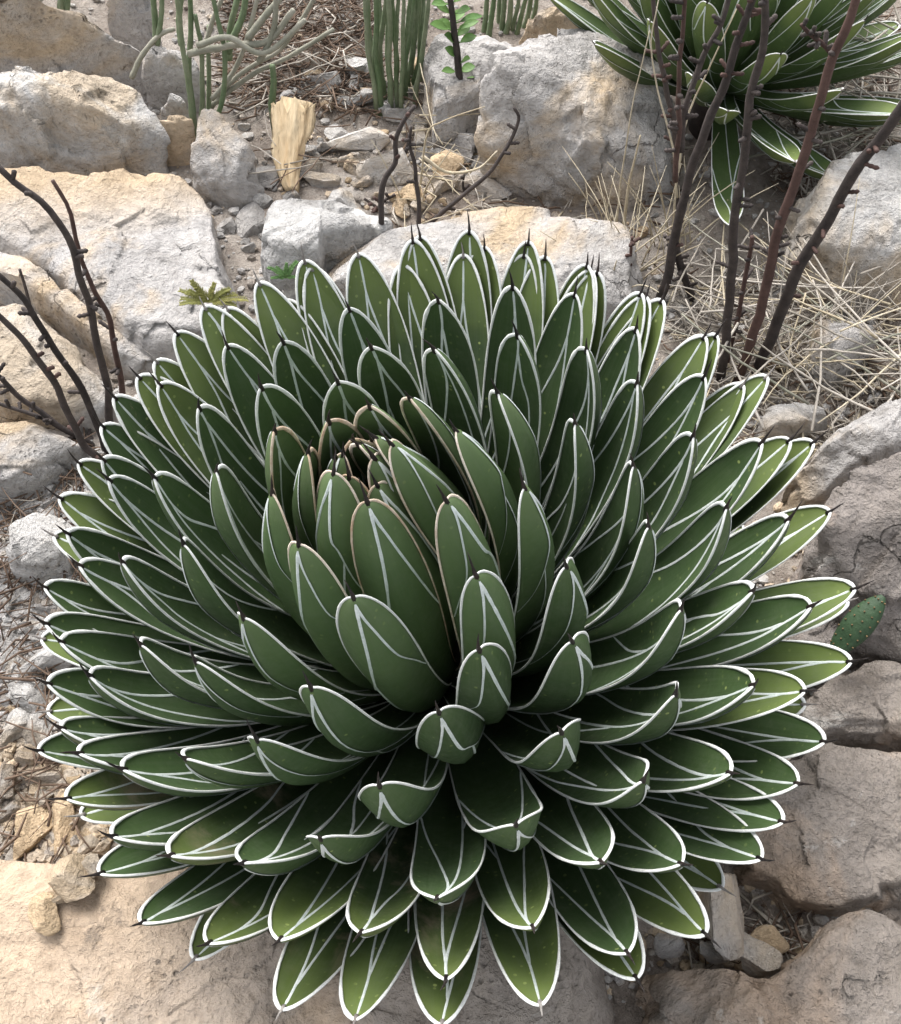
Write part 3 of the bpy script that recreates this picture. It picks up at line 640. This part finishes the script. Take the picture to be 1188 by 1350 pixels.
def shrub(name, label, base_px, stems, seed, spur=8):
    rnd = random.Random(seed); b = pg(*base_px); org = Vector((b.x, b.y, gz(b.x, b.y))); root = empty(name, org); tag(root, label, 'shrub')
    for k, (poly, r0, r1, lean, red) in enumerate(stems):
        d0 = pg(*poly[0]) ; yb = d0.y if abs(d0.y - b.y) < .10 else b.y
        pts = stem3(poly, yb, lean, 26, .0018, seed + k); n = len(pts)
        g = gz(pts[0].x, pts[0].y)
        if poly[0][1] > 0 and pts[0].z > g - .01 and pts[0].z < g + .12 and k not in (): pts[0] = Vector((pts[0].x, pts[0].y, min(pts[0].z, g - .01)))
        rads = [.60 * (r0 + (r1 - r0) * (i / (n - 1))) * (1 + .10 * noise.noise(pts[i] * 130)) for i in range(n)]
        mb = MB(); mb.tube([p - org for p in pts], rads, 9); st = mb.build('stem', M['bark_red'] if red else M['bark'], root)
        spurs(st, pts, rads, spur if r0 > .0024 else max(2, spur // 2), rnd, M['bark_red'] if rnd.random() < .5 else M['bark'], org)
    return root
shrub('bare_shrub', 'dark leafless shrub with thick knobbly stems rising in front of the smaller agave', (960, 440), [
    ([(867, 400), (881, 364), (888, 318), (902, 269), (909, 230), (931, 166), (952, 124), (966, 71), (980, 28), (998, -20)], .0062, .0036, -.02, 0),
    ([(916, 395), (899, 364), (892, 336), (889, 311)], .0050, .0042, 0, 0),
    ([(888, 318), (892, 247), (890, 170), (878, 117), (867, 64), (858, -20)], .0040, .0024, -.01, 0),
    ([(892, 240), (894, 190), (895, 141), (897, 88), (901, 35), (905, -20)], .0030, .0020, -.03, 1),
    ([(898, 200), (902, 152), (916, 110), (927, 71), (952, 32), (966, -20)], .0034, .0024, .0, 0),
    ([(952, 492), (959, 420), (966, 336), (969, 276), (977, 230), (987, 159), (998, 99), (1008, 53), (1010, -20)], .0056, .0030, -.03, 0),
    ([(974, 496), (1001, 420), (1015, 353), (1030, 293), (1047, 247), (1068, 177), (1083, 124), (1100, 71), (1121, 18), (1138, -20)], .0058, .0036, -.02, 1),
    ([(1094, 72), (1076, 52), (1058, 32)], .0026, .0018, -.01, 1),
    ([(998, 490), (1026, 420), (1051, 361), (1079, 311), (1104, 269), (1132, 219), (1157, 187), (1188, 141), (1230, 90)], .0066, .0048, -.04, 0),
    ([(962, 470), (975, 400), (990, 330), (992, 312)], .0030, .0022, 0, 1),
    ([(828, 392), (830, 350), (833, 311)], .0022, .0018, 0, 1)], 3, 11)
shrub('bare_shrub', 'dark leafless shrub with thin budded stems fanning over the pale slabs', (135, 600), [
    ([(150, 590), (147, 558), (141, 512), (131, 466), (120, 413), (106, 368), (95, 329), (81, 300), (53, 265), (28, 244), (-10, 208)], .0046, .0026, -.02, 0),
    ([(166, 560), (161, 519), (156, 480), (148, 445), (141, 410), (124, 382), (110, 353), (103, 318), (92, 279), (69, 237)], .0036, .0018, .0, 1),
    ([(140, 600), (134, 572), (117, 537), (95, 494), (71, 462), (46, 420), (28, 392), (-12, 355)], .0044, .0026, -.02, 0),
    ([(138, 615), (127, 600), (110, 583), (88, 537), (71, 501), (49, 473), (28, 445), (-12, 408)], .0046, .0028, -.03, 0),
    ([(125, 590), (106, 576), (78, 561), (53, 544), (21, 523), (-12, 487)], .0036, .0028, -.01, 0),
    ([(125, 585), (99, 572), (64, 554), (35, 544), (-12, 530)], .0028, .0022, -.03, 0),
    ([(125, 582), (106, 577), (71, 586), (35, 604), (-12, 634)], .0034, .0030, -.02, 0),
    ([(46, 462), (44, 425), (35, 392), (26, 355)], .0024, .0016, .01, 0)], 5, 7)
shrub('bare_shrub', 'small forked dark shrub standing behind the far leaf tips', (530, 330), [
    ([(499, 360), (502, 300), (502, 262), (507, 233), (521, 212), (521, 187), (532, 163), (549, 140)], .0040, .0024, 0, 0),
    ([(521, 213), (535, 201), (539, 177)], .0030, .0022, 0, 0),
    ([(519, 216), (511, 208), (505, 200)], .0024, .0018, 0, 0),
    ([(502, 277), (493, 270), (481, 260)], .0026, .0018, -.01, 0),
    ([(502, 268), (512, 263), (522, 258)], .0022, .0016, -.01, 0),
    ([(554, 330), (551, 262), (548, 219), (543, 194), (543, 166)], .0032, .0018, 0, 0),
    ([(552, 310), (576, 284), (599, 265), (642, 233), (663, 205), (677, 180), (684, 156), (677, 141)], .0032, .0018, .02, 0),
    ([(642, 233), (655, 238), (669, 241)], .0018, .0012, .01, 0),
    ([(612, 256), (611, 242), (612, 229)], .0018, .0012, 0, 0)], 8, 4)

# leafy shrub
def leaf_card(name, p, d, up, L, W, mat, parent, org):
    d = d.normalized(); s = d.cross(up).normalized(); n = s.cross(d); vs = []; fs = []
    for i in range(7):
        u = i / 6; hw = W / 2 * math.sin(math.pi * min(1, .05 + u * .95) ** 1.3) ** .7 if i < 6 else W * .03
        for x in (-1, 0, 1): vs.append(p + d * L * u + s * hw * x + n * (abs(x) * hw * .35 - L * .18 * u * u) - org)
    for i in range(7): 
        for x in (-1, 0, 1): vs.append(vs[i * 3 + x + 1] - n * .0004)
    for b in (0, 21):
        for i in range(6):
            for j in range(2):
                f = (b + i * 3 + j, b + i * 3 + j + 1, b + i * 3 + j + 4, b + i * 3 + j + 3); fs.append(f if b == 0 else f[::-1])
    return mesh(name, vs, fs, mat, parent)
def leafy():
    b = pg(606, 166); org = Vector((b.x, b.y, gz(b.x, b.y))); root = empty('leafy_shrub', org); tag(root, 'upright brown stem with bright green oval leaves before the grey rock', 'shrub')
    pts = stem3([(607, 168), (606, 117), (603, 71), (597, 28), (590, -40)], b.y, -.02, 20, .001, 3)
    mb = MB(); mb.tube([p - org for p in pts], [.0036 - .0016 * i / 19 for i in range(20)], 8); mb.build('stem', M['bark'], root)
    rnd = random.Random(9)
    for px, py, a in [(588, 34, 100), (572, 32, 140), (617, 12, 60), (628, 22, 20), (622, 50, 30), (617, 77, 40), (628, 98, 10), (602, 112, 250), (588, 94, 170), (614, 93, 80), (613, 40, 75), (597, 72, 110), (575, 6, 160), (606, 20, 80), (625, 30, 350), (583, 12, 130), (610, -6, 60), (592, 50, 200)]:
        p0 = min(pts, key=lambda q: (q - py_(px, py, b.y)).length); q = py_(px, py, b.y + rnd.uniform(-.012, .012)); d = q - p0
        st = MB(); st.tube([p0 - org, p0.lerp(q, .35) - org], [.0007, .0005], 5)
        lf = leaf_card('leaf', p0 + d * .3, d + Vector((0, -.004, .004)), Vector((0, -.5, 1)), max(.012, d.length * .9), rnd.uniform(.0065, .009), M['leafgreen'], root, org)
        st.build('leaf_stalk', M['leafgreen'], lf)
leafy()

# ------------------------------------------------------------------ pencil stem plants
def pencil(label, base_px, polys, seed, r=.0026):
    rnd = random.Random(seed); b = pg(*base_px); org = Vector((b.x, b.y, gz(b.x, b.y))); root = empty('pencil_stem_plant', org); tag(root, label, 'plant')
    for k, (poly, grey) in enumerate(polys):
        pts = stem3(poly, b.y + rnd.uniform(-.02, .02), rnd.uniform(-.03, .03), 18, .0015, seed + k * 3)
        if poly[0][1] > base_px[1] - 60 and not grey: pts[0] = Vector((pts[0].x, pts[0].y, min(pts[0].z, gz(pts[0].x, pts[0].y) - .004)))
        rr = r * rnd.uniform(.8, 1.15)
        mb = MB(); mb.tube([p - org for p in pts], [rr * (1 - .25 * i / 17 + .06 * math.sin(i * 2.1)) for i in range(18)], 8)
        mb.build('stem', M['candel_grey'] if grey else M['candel'], root)
left = [([(258, 192), (250, 130), (243, 70), (230, -20)], 0), ([(262, 188), (268, 120), (264, 60), (258, 20)], 0), ([(266, 186), (293, 135), (294, 60), (278, -20)], 0),
        ([(262, 190), (275, 140), (276, 70), (275, 33)], 0), ([(257, 170), (249, 100), (252, 40), (249, -20)], 0), ([(272, 150), (300, 112), (340, 82), (375, 60), (425, -20)], 1),
        ([(278, 140), (330, 100), (380, 75), (440, 38)], 1), ([(248, 72), (300, 60), (350, 55), (388, 14)], 1), ([(260, 60), (300, 50), (350, 70), (402, 26)], 1), ([(300, 70), (318, 26), (325, -20)], 0),
        ([(326, 50), (350, 20), (384, -20)], 1), ([(205, 50), (203, 20), (200, -20)], 0), ([(208, 60), (213, 20), (212, -20)], 0), ([(172, 102), (185, 75), (210, 48), (230, 40)], 1), ([(270, 70), (280, 30), (300, -20)], 1),
        ([(340, 80), (360, 40), (366, -20)], 1), ([(358, 142), (360, 110), (358, 85)], 0), ([(302, 80), (306, 30), (318, -20)], 0), ([(240, 60), (236, 20), (240, -20)], 0), ([(280, 130), (310, 90), (330, 40), (345, -20)], 1)]
pencil('straggling clump of green pencil stems with grey arching branches over litter', (262, 190), left, 31)
rp = random.Random(77); midp = []
for k in range(15):
    x = 484 + 72 * (k / 14) + rp.uniform(-4, 4); dx = rp.uniform(-10, 14) + (x - 520) * .12
    midp.append(([(x * .75 + 520 * .25, 122 + rp.uniform(-14, 10)), (x, 80), (x + dx * .5, 30), (x + dx, -30)], 0))
midp += [([(562, 132), (553, 88), (553, 35), (557, -25)], 0), ([(534, 122), (534, 88), (540, 50), (550, -25)], 0)]
pencil('dense upright clump of green pencil stems beside the leafy stem', (520, 125), midp, 32, .0024)
pencil('short green pencil stem tuft behind the upright grey rock', (655, 44), [([(640 + 7 * k + rp.uniform(-3, 3), 46), (641 + 8 * k, 15), (640 + 9 * k + rp.uniform(-6, 6), -30)], 0) for k in range(9)], 33, .0024)
pencil('greyish pencil stem tuft beyond the jagged dark boulder', (60, 28), [([(70 - 6 * k, 34 + rp.uniform(-4, 6)), (52 - 7 * k, 12), (34 - 8 * k + rp.uniform(-8, 8), -30)], 1) for k in range(8)] + [([(78 + 3 * k, 26), (78 + 4 * k, 0), (80 + 4 * k, -30)], 0) for k in range(4)], 34, .0026)

# ------------------------------------------------------------------ dry grass, straw, sticks
def tuft(label, base_px, n, seed, mat, H=(.05, .16), spread=.6, extra=()):
    rnd = random.Random(seed); b = pg(*base_px); org = Vector((b.x, b.y, gz(b.x, b.y))); root = empty('dry_grass_tuft', org); tag(root, label, 'grass')
    for k in range(n):
        a = rnd.uniform(0, 6.28); l = rnd.uniform(*H); sp = rnd.uniform(.1, spread); d = Vector((math.cos(a) * sp, math.sin(a) * sp, 1)).normalized()
        p0 = Vector((rnd.gauss(0, .008), rnd.gauss(0, .008), -.004)); dr = Vector((math.cos(a), math.sin(a), -.6)) * rnd.uniform(0, .5)
        pts = [p0 + d * l * t + dr * l * t * t * .6 for t in (0, .2, .4, .6, .8, 1)]
        mb = MB(); mb.tube(pts, [.0006, .0006, .0006, .0005, .0004, .0002], 4); mb.build('blade', M[mat] if rnd.random() < .75 else M['straw'], root)
    for poly, r in extra:
        pts = stem3(poly, b.y, rnd.uniform(-.02, .02), 14, .0008, k); mb = MB(); mb.tube([p - org for p in pts], [r * (1 - .6 * i / 13) for i in range(14)], 5); mb.build('blade', M['straw'], root)
tuft('tuft of thin golden grass with tall stalks crossing the smaller agave', (880, 330), 16, 1, 'straw', (.04, .09), .7, [([(884, 330), (890, 260), (905, 160), (935, 90), (972, 10)], .0010), ([(893, 260), (886, 190), (870, 130), (858, 60), (868, 0)], .0009), ([(812, 300), (820, 230), (832, 150), (856, 40)], .0008), ([(822, 300), (830, 240), (844, 178)], .0014)])
tuft('pale spiky grass tuft beside the dark stem bases', (820, 372), 22, 2, 'straw', (.04, .10), .9)
tuft('wiry bleached grass tuft on the litter under leaning stems', (1030, 470), 26, 3, 'straw_grey', (.05, .12), 1.2)
tuft('bleached grass tuft between the straw and white crusted boulder', (1120, 440), 20, 4, 'straw_grey', (.05, .12), 1.3, [([(1080, 600), (1110, 520), (1150, 440), (1186, 385)], .0010), ([(1060, 590), (1090, 480), (1120, 430), (1200, 395)], .0009)])
tuft('thin greenish grass sprig on the cracked grey slab', (796, 318), 9, 5, 'straw', (.03, .07), .6)
tuft('few straws arching over the stones behind the forked shrub', (556, 268), 7, 6, 'straw', (.04, .08), 1.0, [([(552, 268), (562, 180), (585, 160), (640, 140)], .0010), ([(556, 205), (590, 228), (630, 222), (655, 200)], .0016), ([(540, 310), (566, 240), (600, 190)], .0009)])
tuft('dull olive grass clump in the far corner past the jagged boulder', (10, 22), 90, 7, 'candel_grey', (.04, .10), 1.3)
def sticks(label, group, box, n, seed, L, R, mats, name='dry_stick', z0=.004, ang=None, zh=.02):
    rnd = random.Random(seed)
    for k in range(n):
        p = pg(rnd.uniform(box[0], box[2]), rnd.uniform(box[1], box[3])); l = rnd.uniform(*L); a = rnd.uniform(0, 6.28) if ang is None else rnd.gauss(*ang)
        d = Vector((math.cos(a), math.sin(a), 0)); bend = Vector((-d.y, d.x, 0)) * rnd.uniform(-.25, .25) * l
        pts = []
        h0, h1 = rnd.uniform(0, zh), rnd.uniform(0, zh)
        for i in range(7):
            t = i / 6 - .5; q = p + d * l * t + bend * (.25 - t * t); pts.append(Vector((q.x, q.y, SLOPE * q.y + .012 + z0 + h0 * (.5 - t) + h1 * (.5 + t))) + noise.noise_vector(q * 60) * .002)
        r = rnd.uniform(*R) * .62; mb = MB(); mb.tube([q - p for q in pts], [r * (1.1 - .5 * i / 6) for i in range(7)], 5)
        mk = rnd.choice(mats); o = mb.build(name, M[mk]); o.location = p
        f = (l - L[0]) / (L[1] - L[0]); ln = 'short ' if f < .33 else 'long ' if f > .72 else 'middling '; th = 'stout ' if r > .62 * (R[0] * .4 + R[1] * .6) else 'slender '
        cl = {'straw_grey': 'bleached ', 'straw': 'straw coloured ', 'candel_grey': 'grey green ', 'litter': 'brown '}[mk]; tag(o, ln + th + cl + label, 'stick', group)
sticks('stick lying in the heap beside the smaller agave', 'sticks heaped by the smaller agave', (1050, 60, 1190, 260), 60, 1, (.05, .14), (.0008, .0020), ['straw_grey', 'straw_grey', 'candel_grey'], zh=.05)
sticks('twig tangled in the straw by the shrub stem bases', 'twigs around the stem bases', (900, 380, 1190, 560), 70, 2, (.05, .13), (.0006, .0016), ['straw_grey', 'straw_grey', 'candel_grey', 'straw'], zh=.035)
sticks('twig lying on soil near the split wood', 'twigs near the split wood', (300, 50, 440, 260), 24, 3, (.03, .08), (.0005, .0011), ['litter', 'straw_grey'], zh=.01)
sticks('twig on the rubble behind the agave', 'twigs on the rubble', (560, 120, 900, 330), 22, 4, (.04, .09), (.0005, .0010), ['straw_grey', 'straw'], zh=.02)
sticks('root like twig in the gravel beside leaf tips', 'twigs in the gravel', (-10, 600, 120, 1130), 22, 5, (.02, .05), (.0005, .0011), ['litter'], zh=.008)
def stuff_litter():
    rnd = random.Random(6); mb = MB()
    boxes = [((290, -10, 500, 150), 900), ((880, 360, 1200, 620), 900), ((1020, 20, 1200, 270), 700), ((-20, 590, 130, 780), 260), ((520, 100, 900, 330), 260), ((-20, 780, 120, 1120), 160), ((900, 1190, 1080, 1260), 60)]
    for (x0, y0, x1, y1), n in boxes:
        for _ in range(n):
            p = pg(rnd.uniform(x0, x1), rnd.uniform(y0, y1)); l = rnd.uniform(.008, .045); a = rnd.uniform(0, 6.28); d = Vector((math.cos(a), math.sin(a), rnd.uniform(-.15, .35)))
            z = gz(p.x, p.y) + rnd.uniform(.001, .010); q = Vector((p.x, p.y, z)); bnd = Vector((rnd.gauss(0, .2), rnd.gauss(0, .2), rnd.gauss(0, .1))) * l
            r = rnd.uniform(.0003, .0010); mb.tube([q - d * l / 2, q + bnd, q + d * l / 2], [r, r, r * .5], 4)
    o = mb.build('litter', M['litter']); o.data.materials.append(M['straw_grey']); o.data.materials.append(M['straw'])
    mi = []; per = 2 * 4 + 2
    for (bx, n), ch in zip(boxes, ([0, 0, 0, 0, 1], [0, 1, 1, 1, 2], [0, 1, 1], [0, 0, 0, 1], [0, 1, 2], [0], [0, 0, 1])):
        for k in range(n): mi += [rnd.choice(ch)] * per
    o.data.polygons.foreach_set('material_index', mi); tag(o, 'brown and bleached plant litter scattered over the soil', 'litter', kind='stuff')
stuff_litter()

# ------------------------------------------------------------------ split wood, fern, herb, cactus
def wood():
    b = pg(386, 251); top = pg(383, 141, .03); ax = top - b; L = ax.length; ax.normalize(); sd = Vector((1, 0, 0)); sd = (sd - ax * sd.dot(ax)).normalized(); nn = sd.cross(ax); vs = []; fs = []; K, N = 46, 40
    nn = nn if nn.z > 0 else -nn
    for i in range(K):
        u = i / (K - 1); hw = .0045 + .0125 * u ** .8; cx = -.002 * math.sin(u * 5)
        for j in range(N):
            a = 2 * math.pi * j / N; x = math.cos(a); gr = noise.fractal(Vector((a * 3.2, u * 1.3, 4)), .6, 2.3, 5)
            tipj = noise.fractal(Vector((math.cos(a) * 3, math.sin(a) * 3, 9)), .6, 2.2, 4) * .010 * max(0, (u - .8) / .2)
            r = 1 + .30 * gr
            vs.append(b - Vector((0, 0, .003)) + ax * (L * u + tipj) + sd * (cx + hw * x * r) + nn * (.007 * math.sin(a) * r + .006))
    for i in range(K - 1):
        for j in range(N): fs.append((i * N + j, i * N + (j + 1) % N, (i + 1) * N + (j + 1) % N, (i + 1) * N + j))
    fs.append(tuple(range(N))[::-1]); fs.append(tuple((K - 1) * N + j for j in range(N)))
    o = mesh('wood_piece', [v - b for v in vs], fs, M['wood'], loc=b); tag(o, 'pale splintered piece of split wood lying among the pebbles', 'wood')
wood()
def fern(name, label, px, py, n, L, seed, mat, cat, h=.055):
    rnd = random.Random(seed); b = pg(px, py, h); root = empty(name, b); tag(root, label, cat)
    for k in range(n):
        a = R_(rnd.uniform(-15, 200)); d = Vector((math.cos(a), .3 * math.sin(a) - .1, rnd.uniform(.25, .9) * abs(math.sin(a)) + .15)).normalized(); l = L * rnd.uniform(.6, 1.1); vs = []; fs = []; mb = MB()
        pts = [d * l * t + Vector((0, 0, -.25 * l * t * t)) for t in (0, .25, .5, .75, 1)]; mb.tube(pts, [.0007, .0006, .0005, .0004, .0002], 4)
        st = mb.build('frond', M[mat], root); mb = MB()
        for i in range(18):
            t = .12 + .86 * i / 18; q = d * l * t + Vector((0, 0, -.25 * l * t * t))
            for s in (-1, 1):
                sd = d.cross(Vector((rnd.uniform(-.3, .3), -.6, .8))).normalized() * s; e = (sd + d * .8).normalized() * l * .20 * (1 - .6 * t) * rnd.uniform(.7, 1.2)
                mb.tube([q, q + e * .5, q + e], [.0003, .0005, .0001], 4, False)
        mb.build('leaflet', M[mat], st)
fern('small_fern', 'small yellowish feathery plant on the slab by the leaf spines', 275, 398, 12, .030, 1, 'fern', 'plant')
fern('small_herb', 'tiny fresh green feathery seedling beside the quartz veined slab', 377, 366, 6, .018, 2, 'herb', 'plant', .04)
def cactus():
    b = pg(1122, 850, .060); root = empty('prickly_pear', b); tag(root, 'dark green prickly pear pad in the hollow by the dark boulder', 'cactus')
    org = root.location; A_ = py_(1092, 868, b.y); B_ = py_(1165, 786, b.y + .02); ax = B_ - A_; L = ax.length; ax = ax / L
    nrm = (CAM - A_).normalized() + Vector((-.35, 0, .25)); nrm = (nrm - ax * nrm.dot(ax)).normalized(); sd = ax.cross(nrm); vs = []; fs = []; N = 16; K = 18
    def pt(u, a):
        hw = .0085 * math.sin(math.pi * min(1, (u * .97 + .015)) ** 1.15) ** .62
        return A_ + ax * L * u + sd * hw * math.cos(a) + nrm * min(.005, hw * .5) * math.sin(a) - org
    for i in range(K):
        for j in range(N): vs.append(pt(i / (K - 1), 2 * math.pi * j / N))
    for i in range(K - 1):
        for j in range(N): fs.append((i * N + j, i * N + (j + 1) % N, (i + 1) * N + (j + 1) % N, (i + 1) * N + j))
    pad = mesh('pad', vs, fs, M['cactus'], root); rnd = random.Random(3)
    for i in range(9):
        for j in range(4):
            u = .08 + .86 * i / 8; a = math.pi * (.12 + .76 * (j + .5 * (i % 2)) / 3.5); p = pt(u, a); mb = MB()
            mb.tube([p - nrm * .0003, p + nrm * .0006, p + nrm * .0011], [.0005, .0005, .0002], 6); mb.build('areole', M['areole'], pad)
cactus()
